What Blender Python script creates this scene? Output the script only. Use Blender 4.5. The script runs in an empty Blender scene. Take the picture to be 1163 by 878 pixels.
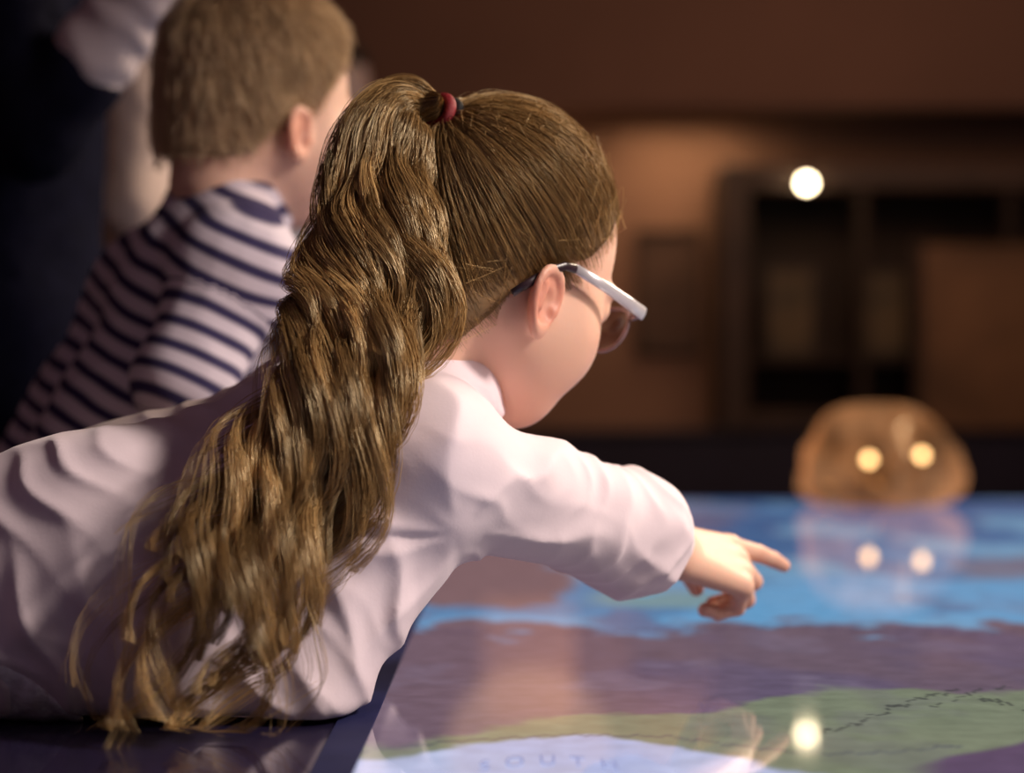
import bpy, math, random
import numpy as np
rng = np.random.default_rng(7)
F=2261.0; CX=581.5; HOR=455.0; CZ=0.80; TZ=0.60
def P(x,y,D): return np.array([(x-CX)*D/F, D, CZ-(y-HOR)*D/F])
A_=lambda *v: np.array(v,float)
def nrm(v): v=np.asarray(v,float); return v/np.linalg.norm(v)
sc=bpy.context.scene
COL=sc.collection
sc.view_settings.view_transform='Standard'
try: sc.view_settings.look='None'
except Exception: pass
WO={}
def lin(r,g,b):
    o=[]
    for c in (r,g,b):
        c/=255.0
        o.append(c/12.92 if c<=0.04045 else ((c+0.055)/1.055)**2.4)
    return tuple(o)
# ------------------------------------------------------------------ materials
def mat(name, col, rough=0.6, var=0.12, scale=30, metallic=0, bump=0, bscale=200, bdist=.003, emit=0, ecol=None,
        sss=0, sheen=0, coat=0, spec=0.5, trans=0, alpha=1):
    m=bpy.data.materials.new(name); m.use_nodes=True
    nt=m.node_tree; b=nt.nodes['Principled BSDF']
    tc=nt.nodes.new('ShaderNodeTexCoord'); nz=nt.nodes.new('ShaderNodeTexNoise')
    nz.inputs['Scale'].default_value=scale; nz.inputs['Detail'].default_value=3
    nt.links.new(tc.outputs['Object'],nz.inputs['Vector'])
    rp=nt.nodes.new('ShaderNodeValToRGB')
    rp.color_ramp.elements[0].position=.3; rp.color_ramp.elements[1].position=.7
    rp.color_ramp.elements[0].color=tuple(c*(1-var) for c in col)+(1,)
    rp.color_ramp.elements[1].color=tuple(min(1,c*(1+var)) for c in col)+(1,)
    nt.links.new(nz.outputs['Fac'],rp.inputs['Fac']); nt.links.new(rp.outputs['Color'],b.inputs['Base Color'])
    b.inputs['Roughness'].default_value=rough; b.inputs['Metallic'].default_value=metallic
    b.inputs['Specular IOR Level'].default_value=spec
    if bump:
        n2=nt.nodes.new('ShaderNodeTexNoise'); n2.inputs['Scale'].default_value=bscale; n2.inputs['Detail'].default_value=4
        nt.links.new(tc.outputs['Object'],n2.inputs['Vector'])
        bp=nt.nodes.new('ShaderNodeBump'); bp.inputs['Strength'].default_value=bump; bp.inputs['Distance'].default_value=bdist
        nt.links.new(n2.outputs['Fac'],bp.inputs['Height']); nt.links.new(bp.outputs['Normal'],b.inputs['Normal'])
    if emit:
        b.inputs['Emission Color'].default_value=(ecol or col)+(1,); b.inputs['Emission Strength'].default_value=emit
    if sss:
        b.inputs['Subsurface Weight'].default_value=sss; b.inputs['Subsurface Radius'].default_value=(.008,.004,.002); b.inputs['Subsurface Scale'].default_value=1.0
    if sheen: b.inputs['Sheen Weight'].default_value=sheen
    if coat: b.inputs['Coat Weight'].default_value=coat; b.inputs['Coat Roughness'].default_value=.04
    if trans: b.inputs['Transmission Weight'].default_value=trans
    if alpha<1: b.inputs['Alpha'].default_value=alpha
    return m
def attr_ramp_mat(name, stops, attr='tone', rough=.4, spec=.5, sss=0, fract=0, bump=0, sheen=0, tint=None):
    m=bpy.data.materials.new(name); m.use_nodes=True
    nt=m.node_tree; b=nt.nodes['Principled BSDF']
    at=nt.nodes.new('ShaderNodeAttribute'); at.attribute_name=attr
    src=at.outputs['Fac']
    if fract:
        mu=nt.nodes.new('ShaderNodeMath'); mu.operation='MULTIPLY'; mu.inputs[1].default_value=1.0/fract
        fr=nt.nodes.new('ShaderNodeMath'); fr.operation='FRACT'
        nt.links.new(src,mu.inputs[0]); nt.links.new(mu.outputs[0],fr.inputs[0]); src=fr.outputs[0]
    rp=nt.nodes.new('ShaderNodeValToRGB'); cr=rp.color_ramp
    while len(cr.elements)<len(stops): cr.elements.new(.5)
    for e,(p,c) in zip(cr.elements,stops): e.position=p; e.color=tuple(c)+(1,)
    nt.links.new(src,rp.inputs['Fac']); nt.links.new(rp.outputs['Color'],b.inputs['Base Color'])
    b.inputs['Roughness'].default_value=rough; b.inputs['Specular IOR Level'].default_value=spec
    if tint: b.inputs['Specular Tint'].default_value=tuple(tint)+(1,)
    if sss:
        b.inputs['Subsurface Weight'].default_value=sss; b.inputs['Subsurface Radius'].default_value=(.008,.004,.002); b.inputs['Subsurface Scale'].default_value=1.0
    if sheen: b.inputs['Sheen Weight'].default_value=sheen
    if bump:
        tc=nt.nodes.new('ShaderNodeTexCoord')
        n2=nt.nodes.new('ShaderNodeTexNoise'); n2.inputs['Scale'].default_value=260; nt.links.new(tc.outputs['Object'],n2.inputs['Vector'])
        bp=nt.nodes.new('ShaderNodeBump'); bp.inputs['Strength'].default_value=bump; bp.inputs['Distance'].default_value=.001
        nt.links.new(n2.outputs['Fac'],bp.inputs['Height']); nt.links.new(bp.outputs['Normal'],b.inputs['Normal'])
    return m
# ------------------------------------------------------------------ objects
def empty(name, loc, label, cat, group=None):
    o=bpy.data.objects.new(name,None); COL.objects.link(o); o.location=tuple(loc); o.empty_display_size=.05
    o['label']=label; o['category']=cat
    if group: o['group']=group
    WO[o.name]=np.array(loc,float); return o
def mesh_np(name, V, Q, m, parent=None, attrs=None, smooth=True, label=None, cat=None, group=None, kind=None):
    V=np.asarray(V,float)
    if parent is not None: off=WO[parent.name]; loc=np.zeros(3)
    else:
        off=np.array([(V[:,0].min()+V[:,0].max())/2,(V[:,1].min()+V[:,1].max())/2,V[:,2].min()]); loc=off
    V=(V-off).astype(np.float32)
    me=bpy.data.meshes.new(name)
    if isinstance(Q,np.ndarray):
        k=Q.shape[1]
        me.vertices.add(len(V)); me.vertices.foreach_set('co',V.ravel())
        me.loops.add(Q.size); me.loops.foreach_set('vertex_index',Q.astype(np.int32).ravel())
        me.polygons.add(len(Q)); me.polygons.foreach_set('loop_start',(np.arange(len(Q))*k).astype(np.int32))
        me.update(calc_edges=True)
    else:
        me.from_pydata(V.tolist(),[],Q); me.update()
    me.validate()
    if smooth: me.polygons.foreach_set('use_smooth',np.ones(len(me.polygons),bool))
    for an,av in (attrs or {}).items():
        a=me.attributes.new(an,'FLOAT','POINT'); a.data.foreach_set('value',np.asarray(av,np.float32))
    me.materials.append(m)
    o=bpy.data.objects.new(name,me); COL.objects.link(o)
    if parent is not None: o.parent=parent
    else: o.location=tuple(loc)
    WO[o.name]=off
    if label: o['label']=label
    if cat: o['category']=cat
    if group: o['group']=group
    if kind: o['kind']=kind
    return o
class MB:
    def __init__(s): s.V=[]; s.Q=[]
    def add(s,V,Q):
        n=len(s.V); s.V+= [tuple(v) for v in V]; s.Q+=[[i+n for i in q] for q in Q]; return s
    def box(s,x0,x1,y0,y1,z0,z1,bev=0):
        b=min(bev,(x1-x0)/3,(y1-y0)/3,(z1-z0)/3)
        if b<=0:
            V=[(x,y,z) for z in (z0,z1) for y in (y0,y1) for x in (x0,x1)]
            Q=[[0,2,3,1],[4,5,7,6],[0,1,5,4],[2,6,7,3],[0,4,6,2],[1,3,7,5]]
            return s.add(V,Q)
        V=[];Q=[]
        def ring(z,i):
            return [(x0+i+b,y0+i,z),(x1-i-b,y0+i,z),(x1-i,y0+i+b,z),(x1-i,y1-i-b,z),(x1-i-b,y1-i,z),(x0+i+b,y1-i,z),(x0+i,y1-i-b,z),(x0+i,y0+i+b,z)]
        R=[ring(z0,b),ring(z0+b,0),ring(z1-b,0),ring(z1,b)]
        for r in R: V+=r
        for k in range(3):
            for j in range(8):
                Q.append([k*8+j,k*8+(j+1)%8,(k+1)*8+(j+1)%8,(k+1)*8+j])
        Q.append(list(range(7,-1,-1))); Q.append(list(range(24,32)))
        return s.add(V,Q)
    def lathe(s,prof,c,n=40,fl=None):
        V=[];Q=[]
        for (r,z) in prof:
            for j in range(n):
                a=2*math.pi*j/n; rr=r*(fl(a,z) if fl else 1)
                V.append((c[0]+rr*math.cos(a),c[1]+rr*math.sin(a),c[2]+z))
        for k in range(len(prof)-1):
            for j in range(n):
                Q.append([k*n+j,k*n+(j+1)%n,(k+1)*n+(j+1)%n,(k+1)*n+j])
        return s.add(V,Q)
    def tube(s,pts,r,n=10,flat=None,closed=False,up=None):
        pts=[np.asarray(p,float) for p in pts]; N=len(pts); V=[];Q=[]
        for i in range(N):
            if closed: t=nrm(pts[(i+1)%N]-pts[i-1])
            else: t=nrm(pts[min(i+1,N-1)]-pts[max(i-1,0)])
            u=np.array(up if up is not None else (0,0,1.)); 
            if abs(u@t)>.95 and up is None: u=np.array((1.,0,0))
            a=nrm(np.cross(u,t)); bb=np.cross(t,a)
            ri=r[i] if hasattr(r,'__len__') else r
            fa,fb=(flat or (1,1))
            for j in range(n):
                th=2*math.pi*j/n
                V.append(tuple(pts[i]+ri*(fa*math.cos(th)*a+fb*math.sin(th)*bb)))
        for i in range(N if closed else N-1):
            for j in range(n):
                k=(i+1)%N
                Q.append([i*n+j,i*n+(j+1)%n,k*n+(j+1)%n,k*n+j])
        if not closed:
            Q.append(list(range(n-1,-1,-1))); Q.append(list(range((N-1)*n,N*n)))
        return s.add(V,Q)
    def build(s,name,m,parent=None,smooth=False,**k): return mesh_np(name,np.array(s.V),s.Q,m,parent,smooth=smooth,**k)
def sphere_mesh(c,r,nu=24,nv=16,sx=(1,1,1)):
    V=[];Q=[]
    for i in range(nv+1):
        th=math.pi*i/nv
        for j in range(nu):
            a=2*math.pi*j/nu
            V.append((c[0]+r*sx[0]*math.sin(th)*math.cos(a),c[1]+r*sx[1]*math.sin(th)*math.sin(a),c[2]+r*sx[2]*math.cos(th)))
    for i in range(nv):
        for j in range(nu):
            Q.append([i*nu+j,(i+1)*nu+j,(i+1)*nu+(j+1)%nu,i*nu+(j+1)%nu])
    return V,Q
# ------------------------------------------------------------------ SDF
def smin(a,b,k):
    h=np.clip(.5+.5*(b-a)/k,0,1); return b*(1-h)+a*h-k*h*(1-h)
def smax(a,b,k): return -smin(-a,-b,k)
def sph(p,c,r): return np.linalg.norm(p-np.asarray(c,p.dtype),axis=1)-r
def cone(p,a,b,ra,rb):
    a=np.asarray(a,p.dtype); b=np.asarray(b,p.dtype); ba=b-a
    pa=p-a; t=np.clip(pa@ba/max(ba@ba,1e-12),0,1)
    return np.linalg.norm(pa-t[:,None]*ba,axis=1)-(ra+(rb-ra)*t)
def ell(p,c,r):
    q=p-np.asarray(c,p.dtype); r=np.asarray(r,p.dtype)
    k0=np.linalg.norm(q/r,axis=1); k1=np.linalg.norm(q/(r*r),axis=1)+1e-9
    return k0*(k0-1)/k1
def cones(p,L,k):
    d=None
    for a,b,ra,rb in L:
        e=cone(p,a,b,ra,rb); d=e if d is None else smin(d,e,k)
    return d
def masked(p,c,rad,fn):
    dist=np.linalg.norm(p-np.asarray(c,p.dtype),axis=1)
    out=dist-rad*.75
    m=dist<rad
    if m.any(): out[m]=np.minimum(fn(p[m]),99)
    return out
def mesh_sdf(f,lo,hi,h):
    lo=np.asarray(lo,float); hi=np.asarray(hi,float); B=8; H=B*h
    n=np.ceil((hi-lo)/H).astype(int)
    g=np.stack(np.meshgrid(*[np.arange(k) for k in n],indexing='ij'),-1).reshape(-1,3)
    d=f((lo+(g+.5)*H).astype(np.float32))
    g=g[np.abs(d)<H*1.25]
    NY=n[1]*B+2; NZ=n[2]*B+2
    co=np.stack(np.meshgrid(*[np.arange(B+1)]*3,indexing='ij'),-1).reshape(-1,3)
    cell=np.stack(np.meshgrid(*[np.arange(B)]*3,indexing='ij'),-1)
    VV=[];KK=[];QQ=[]
    key=lambda c:((c[...,0]+1)*NY+(c[...,1]+1))*NZ+(c[...,2]+1)
    for s in range(0,len(g),300):
        gb=g[s:s+300]; m=len(gb)
        pts=(lo+(gb[:,None,:]*B+co[None])*h).reshape(-1,3).astype(np.float32)
        val=np.nan_to_num(f(pts),nan=1.0).reshape(m,B+1,B+1,B+1)
        C={}
        for dx in (0,1):
            for dy in (0,1):
                for dz in (0,1): C[dx,dy,dz]=val[:,dx:dx+B,dy:dy+B,dz:dz+B]
        cnt=sum((v<0).astype(np.int8) for v in C.values())
        mix=(cnt>0)&(cnt<8)
        acc=np.zeros((m,B,B,B,3)); num=np.zeros((m,B,B,B))
        for c0 in C:
            for ax in range(3):
                if c0[ax]==1: continue
                c1=list(c0); c1[ax]=1; a=C[c0]; b=C[tuple(c1)]
                cr_=(a<0)!=(b<0)
                t=np.where(cr_,a/np.where(cr_,a-b,1),0)
                for k in range(3): acc[...,k]+=np.where(cr_,c0[k]+(t if k==ax else 0),0)
                num+=cr_
        loc=acc[mix]/num[mix][:,None]
        gc=(gb[:,None,None,None,:]*B+cell[None])
        gcm=gc[mix]
        VV.append(lo+(gcm+loc)*h); KK.append(key(gcm))
        for ax in range(3):
            sl=[slice(0,B)]*3; sl2=list(sl); sl2[ax]=slice(1,B+1)
            a=val[(slice(None),)+tuple(sl)]; b=val[(slice(None),)+tuple(sl2)]
            cr_=(a<0)!=(b<0)
            if not cr_.any(): continue
            gg=gc[cr_]; ins=(a<0)[cr_]
            e1=np.zeros(3,int); e2=np.zeros(3,int); e1[(ax+1)%3]=1; e2[(ax+2)%3]=1
            q=np.stack([key(gg),key(gg-e1),key(gg-e1-e2),key(gg-e2)],1)
            q[~ins]=q[~ins][:,::-1]
            QQ.append(q)
    V=np.concatenate(VV); K=np.concatenate(KK); Q=np.concatenate(QQ)
    o=np.argsort(K); Ks=K[o]
    ix=np.clip(np.searchsorted(Ks,Q),0,len(Ks)-1)
    ok=(Ks[ix]==Q).all(1)
    return V, o[ix[ok]]
# ------------------------------------------------------------------ noise helpers
def vnoise2(x,y,seed=0):
    r=np.random.default_rng(seed).random((64,64))
    xi=np.floor(x).astype(int); yi=np.floor(y).astype(int); u=x-xi; v=y-yi
    u=u*u*(3-2*u); v=v*v*(3-2*v)
    g=lambda i,j:r[i%64,j%64]
    return (g(xi,yi)*(1-u)+g(xi+1,yi)*u)*(1-v)+(g(xi,yi+1)*(1-u)+g(xi+1,yi+1)*u)*v
def fbm2(x,y,o=4,seed=0):
    s=0;a=.5;t=0
    for i in range(o): s=s+a*vnoise2(x*2**i,y*2**i,seed+i); t+=a; a*=.5
    return s/t
def sines(p,wl,seed,n=5):
    r=np.random.default_rng(seed); s=0
    for i in range(n):
        k=r.normal(size=3); k=k/np.linalg.norm(k)*2*np.pi/(wl*r.uniform(.7,1.5))
        k2=r.normal(size=3); k2=k2/np.linalg.norm(k2)*2*np.pi/(wl*2.5)
        s=s+np.sin(p@k.astype(p.dtype)+r.uniform(0,6)+1.3*np.sin(p@k2.astype(p.dtype)+r.uniform(0,6)))
    return s/n
# ------------------------------------------------------------------ head
def skull(q):
    d=ell(q,(-.012,0,.032),(.090,.071,.077))
    d=smin(d,ell(q,(.030,0,-.030),(.053,.056,.068)),.042)
    return smin(d,cone(q,(-.030,0,-.015),(-.040,0,-.085),.054,.044),.025)
def skull_h(q):
    return smin(skull(q),cone(q,(-.034,0,-.020),(-.050,0,-.115),.057,.050),.020)
EW=nrm((-.93,.27,-.14)); EU=nrm(np.cross(np.cross(EW,(-.22,0,.97)),EW)); EN=np.cross(EU,EW); 
if EN[1]<0: EN=-EN
EC=A_(-.006,.0725,-.031); ES=.82
def head(q0):
    q=q0.copy(); q[:,1]=np.abs(q[:,1])
    d=skull(q)
    d=smin(d,sph(q,(.044,.032,-.044),.0335),.034)
    d=smin(d,sph(q,(.056,.005,-.085),.0195),.022)
    d=smin(d,cone(q,(-.005,.046,-.045),(.051,.017,-.083),.0175,.016),.030)
    d=smax(d,-sph(q,(.098,.030,.000),.018),.014)
    d=smin(d,cone(q,(.079,.012,.017),(.074,.042,.015),.006,.005),.01)
    d=smin(d,sph(q,(.071,.031,.0),.0138),.004)
    d=smin(d,cone(q,(.080,0,.004),(.092,0,-.028),.0055,.0073),.012)
    d=smin(d,sph(q,(.084,.009,-.032),.0060),.006)
    d=smin(d,cone(q,(.0845,0,-.055),(.077,.018,-.058),.0056,.003),.005)
    d=smin(d,cone(q,(.0825,0,-.0655),(.076,.015,-.062),.0060,.003),.005)
    d=smax(d,-cone(q,(.092,0,-.0603),(.083,.019,-.0605),.0022,.0015),.003)
    e=(q-EC.astype(q.dtype))/ES
    w=e@EW.astype(q.dtype); n=e@EN.astype(q.dtype); u=e@EU.astype(q.dtype)
    E=np.stack([w,n,u],1)
    wt=.0175*(1+.25*np.clip(u/.03,-1,1))
    ear=ell(E,(0,0,0),(.0185,.0050,.028))
    k=np.sqrt((w/wt)**2+(u/.0275)**2)
    ring=np.sqrt(((k-1)*.019)**2+(n-.0045)**2)-.0036
    ear=smin(ear,ring,.003)
    ear=smax(ear,-ell(E,(-.003,.007,-.003),(.0095,.0070,.014)),.003)
    ear=smin(ear,cone(E,(.006,.0040,.013),(.0068,.0045,-.008),.003,.003),.003)
    ear=smin(ear,ell(E,(-.004,.002,-.026),(.0085,.0050,.009)),.005)
    ear=smin(ear,sph(E,(-.014,.003,-.006),.0045),.005)
    return smin(d,ear*ES,.005)
def headframe(yaw,pitch,roll):
    a,b,r=[math.radians(v) for v in (yaw,pitch,roll)]
    Fv=A_(math.cos(a)*math.cos(b),math.sin(a)*math.cos(b),-math.sin(b))
    U0=A_(math.cos(a)*math.sin(b),math.sin(a)*math.sin(b),math.cos(b))
    L0=np.cross(U0,Fv)
    return np.stack([Fv,L0*math.cos(r)+U0*math.sin(r),U0*math.cos(r)-L0*math.sin(r)],1)
class Head:
    def __init__(s,C,M,sz): s.C=np.asarray(C,float); s.M=M; s.s=sz
    def loc(s,p): return ((p-s.C.astype(p.dtype))@s.M.astype(p.dtype))/s.s
    def wor(s,q): return s.C+s.s*(np.asarray(q,float)@s.M.T)
    def sdf(s,p): return masked(p,s.C,.19*s.s,lambda x: head(s.loc(x))*s.s)
    def skull(s,p): return skull(s.loc(p))*s.s
ZL_G=([-.2,-.1,-.06,-.040,-.026,-.014,-.004,.010,.022,.034,.046,.06,.075,.12],[-.110,-.108,-.104,-.092,-.062,-.026,-.004,-.012,-.002,.020,.045,.069,.084,.10])
ZL_B=([-.2,-.1,-.06,-.040,-.024,-.008,.010,.020,.030,.05,.06,.075,.12],[-.070,-.068,-.062,-.054,-.028,-.006,-.006,.012,.038,.056,.064,.072,.085])
ZL_W=([-.2,-.1,-.05,-.02,.0,.02,.04,.06,.12],[-.11,-.11,-.10,-.07,-.02,.03,.05,.07,.09])
def hair_cap(H,zl,thick,h,noise=0,seed=1,inset=0.0):
    def f(p):
        q=H.loc(p)
        z=np.interp(q[:,0],zl[0],zl[1]).astype(p.dtype)+inset
        rp=np.clip((q[:,2]-z)/.018,0,1)
        d=skull_h(q)-(thick*rp-.0012*(1-rp))
        if noise: d=d+noise*sines(q,.025,seed)*rp
        return smax(d,(z-.004-q[:,2])*.8,.004)*H.s
    return mesh_sdf(f,H.C-.18*H.s,H.C+.17*H.s,h)
c0=A_(-.012,0,.025)
def scalp_r(dirs):
    sh=dirs.shape[:-1]; D=dirs.reshape(-1,3); lo=np.full(len(D),.01); hi=np.full(len(D),.2)
    for _ in range(16):
        mid=(lo+hi)/2; ins=skull_h(c0+D*mid[:,None])<0
        lo=np.where(ins,mid,lo); hi=np.where(ins,hi,mid)
    return lo.reshape(sh)
def scalp_starts(n,zl,r,jit=.004,zmax=9):
    out=[]; k=0
    while k<n:
        d=r.normal(size=(n*2,3)); d/=np.linalg.norm(d,axis=1)[:,None]
        q=c0+d*scalp_r(d)[:,None]
        m=(q[:,2]+r.normal(0,jit,len(q))>np.interp(q[:,0],*zl))&(q[:,2]<zmax)
        out.append(d[m]); k+=m.sum()
    return np.concatenate(out)[:n]
NS=3
def tubes(paths,rad):
    n,m,_=paths.shape
    T=np.gradient(paths,axis=1); T/=np.linalg.norm(T,axis=2,keepdims=True)+1e-9
    ref=np.array((.31,-.77,.55)); a=np.cross(T,ref); a/=np.linalg.norm(a,axis=2,keepdims=True)+1e-9
    b=np.cross(T,a)
    V=np.stack([paths+(a*math.cos(2*math.pi*k/NS)+b*math.sin(2*math.pi*k/NS))*rad[...,None] for k in range(NS)],2)
    i=np.arange(n)[:,None,None]*m*NS; j=np.arange(m-1)[None,:,None]*NS; k=np.arange(NS)[None,None,:]; k2=(k+1)%NS
    Q=np.stack([i+j+k,i+j+k2,i+j+NS+k2,i+j+NS+k],-1).reshape(-1,4)
    return V.reshape(-1,3),Q
def cr(pts,t):
    pts=np.asarray(pts,float); k=len(pts)-1; x=np.clip(t,0,1)*k; i=np.clip(np.floor(x).astype(int),0,k-1); u=(x-i)[...,None]
    p0=pts[np.maximum(i-1,0)];p1=pts[i];p2=pts[i+1];p3=pts[np.minimum(i+2,k)]
    return .5*(2*p1+(p2-p0)*u+(2*p0-5*p1+4*p2-p3)*u*u+(3*p1-p0-3*p2+p3)*u**3)
def short_hair(H,zl,n,ang,lift,rad,seed,crown=(-.5,0.1,.85)):
    r=np.random.default_rng(seed)
    s=scalp_starts(n,zl,r); crn=nrm(crown)
    q=c0+s*scalp_r(s)[:,None]; edge=np.clip((q[:,2]-np.interp(q[:,0],*zl))/.055,.22,1)
    ax=np.cross(crn,s); ax/=np.linalg.norm(ax,axis=1)[:,None]+1e-6
    swirl=.45*np.sin(s[:,0]*9+s[:,1]*7)+.35*np.sin(s[:,2]*13+s[:,1]*11+1)+r.normal(0,.16,n)
    ax=ax+s*swirl[:,None]; ax-=s*(ax*s).sum(1,keepdims=True); ax/=np.linalg.norm(ax,axis=1)[:,None]+1e-6
    m=9; t=np.linspace(0,1,m)[None,:]; an=(ang*edge*r.uniform(.6,1.2,n))[:,None]*t
    d=s[:,None,:]*np.cos(an)[...,None]+np.cross(ax,s)[:,None,:]*np.sin(an)[...,None]
    clump=.5+.5*np.sin(s[:,0]*13+2+3*swirl)*np.sin(s[:,1]*12)*np.sin(s[:,2]*13+1)
    R=scalp_r(d)+.003+((lift*edge*(.62+.35*clump))[:,None]*r.uniform(.45,1.3,(n,1)))*np.sin(t*np.pi*.62)
    path=H.wor(c0+d*R[...,None])
    rr=np.full((n,m),rad)*(1-.75*t**2)*H.s
    V,Q=tubes(path,rr)
    tone=np.repeat(np.clip(.5*clump+r.uniform(-.1,.6,n),0,1),m*NS)
    return V,Q,tone
# ------------------------------------------------------------------ hand
def hand_prims(w,d,b,side,s,curls,thumb=None,isc=1.0):
    d=nrm(d); b=np.asarray(b,float); b=nrm(b-d*(b@d)); l=np.cross(d,b)*(1 if side=='r' else -1)
    palm=[];fing=[]
    offs=[-.030,-.010,.010,.028]; base=[.088,.090,.086,.078]
    Ls=[(.044*isc,.027*isc,.021*isc),(.046,.029,.021),(.042,.027,.020),(.032,.020,.018)]
    w=np.asarray(w,float)
    for i in range(4):
        mcp=w+s*(d*base[i]+l*offs[i]*.95)
        palm.append((w+s*(l*offs[i]*.55+d*.008),mcp,.0155*s,.0110*s))
        p=mcp; ang=0; r=[.0100,.0090,.0081,.0068]
        if i==3: r=[x*.88 for x in r]
        spread=l*offs[i]*1.6
        for k in range(3):
            ang+=math.radians(curls[i][k])
            v=nrm(d*math.cos(ang)-b*math.sin(ang)+spread*(math.cos(ang)))
            q=p+v*Ls[i][k]*s; fing.append((p,q,r[k]*s,r[k+1]*s)); p=q
    tb=w+s*(d*.022-l*.022-b*.004)
    tv=nrm(thumb[0]*d-thumb[1]*l-thumb[2]*b) if thumb else nrm(.75*d-.6*l-.35*b)
    t1=tb+tv*.042*s; tv2=nrm(tv+.35*d+.15*l-.1*b); t2=t1+tv2*.032*s; t3=t2+nrm(tv2+.2*l)*.024*s
    fing+= [(tb,t1,.016*s,.0115*s),(t1,t2,.0112*s,.0098*s),(t2,t3,.0098*s,.0078*s)]
    return palm,fing,(w+d*.09*s,.17*s)
def hand_sdf(p,H):
    palm,fing,(c,r)=H
    def fn(x):
        a=cones(x,palm,.008)
        f=None
        for q in fing:
            e=cone(x,*q); f=e if f is None else smin(f,e,.0013)
        return smin(a,f,.005)
    return masked(p,c,r,fn)
# ================================================================== MATERIALS
def skin_mat(name,base,red):
    return attr_ramp_mat(name,[(0,base),(1,red)],rough=.50,spec=.4,sss=.2,bump=.12)
skin_girl=skin_mat('skin_fair',(.76,.46,.34),(.66,.20,.13))
skin_boy=skin_mat('skin_warm',(.74,.45,.34),(.6,.18,.11))
skin_adult=skin_mat('skin_adult',(.58,.38,.33),(.5,.2,.15))
hair_girl=attr_ramp_mat('hair_golden_brown',[(0,(.085,.043,.015)),(.5,(.37,.212,.080)),(1,(.84,.55,.235))],rough=.29,spec=.95,tint=(1,.83,.52))
hair_boy=attr_ramp_mat('hair_short_brown',[(0,(.24,.145,.072)),(.5,(.56,.37,.20)),(1,(.82,.61,.37))],rough=.42,spec=.5)
hair_dark=attr_ramp_mat('hair_dark_brown',[(0,(.02,.012,.008)),(1,(.07,.04,.025))],rough=.45)
cap_girl=mat('hair_base_brown',(.17,.095,.038),.55,.35,90)
cap_boy=mat('hair_base_light',(.32,.20,.11),.55,.25,60)
cap_dark=mat('hair_base_dark',(.03,.018,.012),.55,.25,60)
m_shirt=mat('white_cotton',(.82,.68,.73),.8,.02,40,bump=.14,bscale=500,bdist=.0006,sheen=.15,spec=.25)
m_denim=mat('navy_denim',(.025,.03,.07),.8,.2,120,bump=.3,bscale=600)
m_shoe=mat('dark_rubber',(.03,.03,.035),.5,.2,40)
m_navy=mat('black_navy_cloth',(.006,.006,.018),.9,.2,60,bump=.2,bscale=300,bdist=.001,spec=.1)
m_cuff=mat('pale_lilac_cuff',(.64,.53,.56),.8,.04,50,bump=.2,bscale=300,bdist=.001)
m_blouse=mat('pale_blouse',(.76,.58,.53),.8,.06,30,bump=.2,bscale=300,bdist=.001)
m_pale=mat('pale_lavender_top',(.62,.58,.66),.8,.06,30,bump=.2,bscale=300,bdist=.001)
m_stripe=attr_ramp_mat('striped_jersey',[(0,(.036,.028,.085)),(.32,(.036,.028,.085)),(.44,(.62,.54,.62)),(.88,(.62,.54,.62)),(1,(.036,.028,.085))],attr='stripe',rough=.85,fract=.0214,bump=.2,spec=.2)
m_eye=attr_ramp_mat('eye_iris',[(0,(.75,.72,.70)),(.49,(.75,.72,.70)),(.52,(.10,.16,.22)),(.85,(.08,.13,.18)),(.9,(.005,.005,.005))],rough=.08)
# ================================================================== GIRL
Hg=Head(P(571,297,1.42),headframe(41,26,6),.955)
S_R=P(478,532,1.30); S_L=A_(-.065,1.56,.760); NB=A_(-.072,1.41,.80)
EL=P(668,588,1.40); BU=P(712,605,1.435); CU=P(742,616,1.461)
arm_ax=nrm(CU-EL)
WR=P(764,626,1.475)
eL_,wL_=A_(-.15,1.62,.66),A_(-.28,1.53,.635)
g_torso=[(A_(-.46,1.29,.660),A_(-.27,1.29,.699),.072,.072),(A_(-.27,1.29,.699),A_(-.12,1.345,.751),.072,.070),
 (A_(-.47,1.41,.660),A_(-.28,1.42,.702),.072,.072),(A_(-.28,1.42,.702),A_(-.13,1.47,.761),.072,.070),
 (A_(-.12,1.345,.751),S_R,.068,.050),(A_(-.13,1.47,.761),S_L,.070,.050),
 (S_R,NB,.045,.043),(S_L,NB,.045,.043),(A_(-.13,1.41,.77),NB,.065,.043),(NB,P(500,446,1.395),.043,.0345),
 (A_(-.43,1.265,.652),A_(-.22,1.265,.648),.055,.050),(A_(-.22,1.265,.648),P(338,785,1.262),.048,.026),
 (A_(-.12,1.345,.74),P(398,645,1.30),.06,.044),(P(442,585,1.31),P(370,700,1.285),.046,.033),(P(370,700,1.285),P(348,795,1.256),.033,.028)]
g_sleeve=[(S_R,EL,.048,.0365),(EL,BU,.0365,.0435),(BU,CU,.0435,.033)]
g_sleeveL=[(S_L,eL_,.050,.042),(eL_,wL_,.042,.034)]
AP=P(528,606,1.27)
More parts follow.
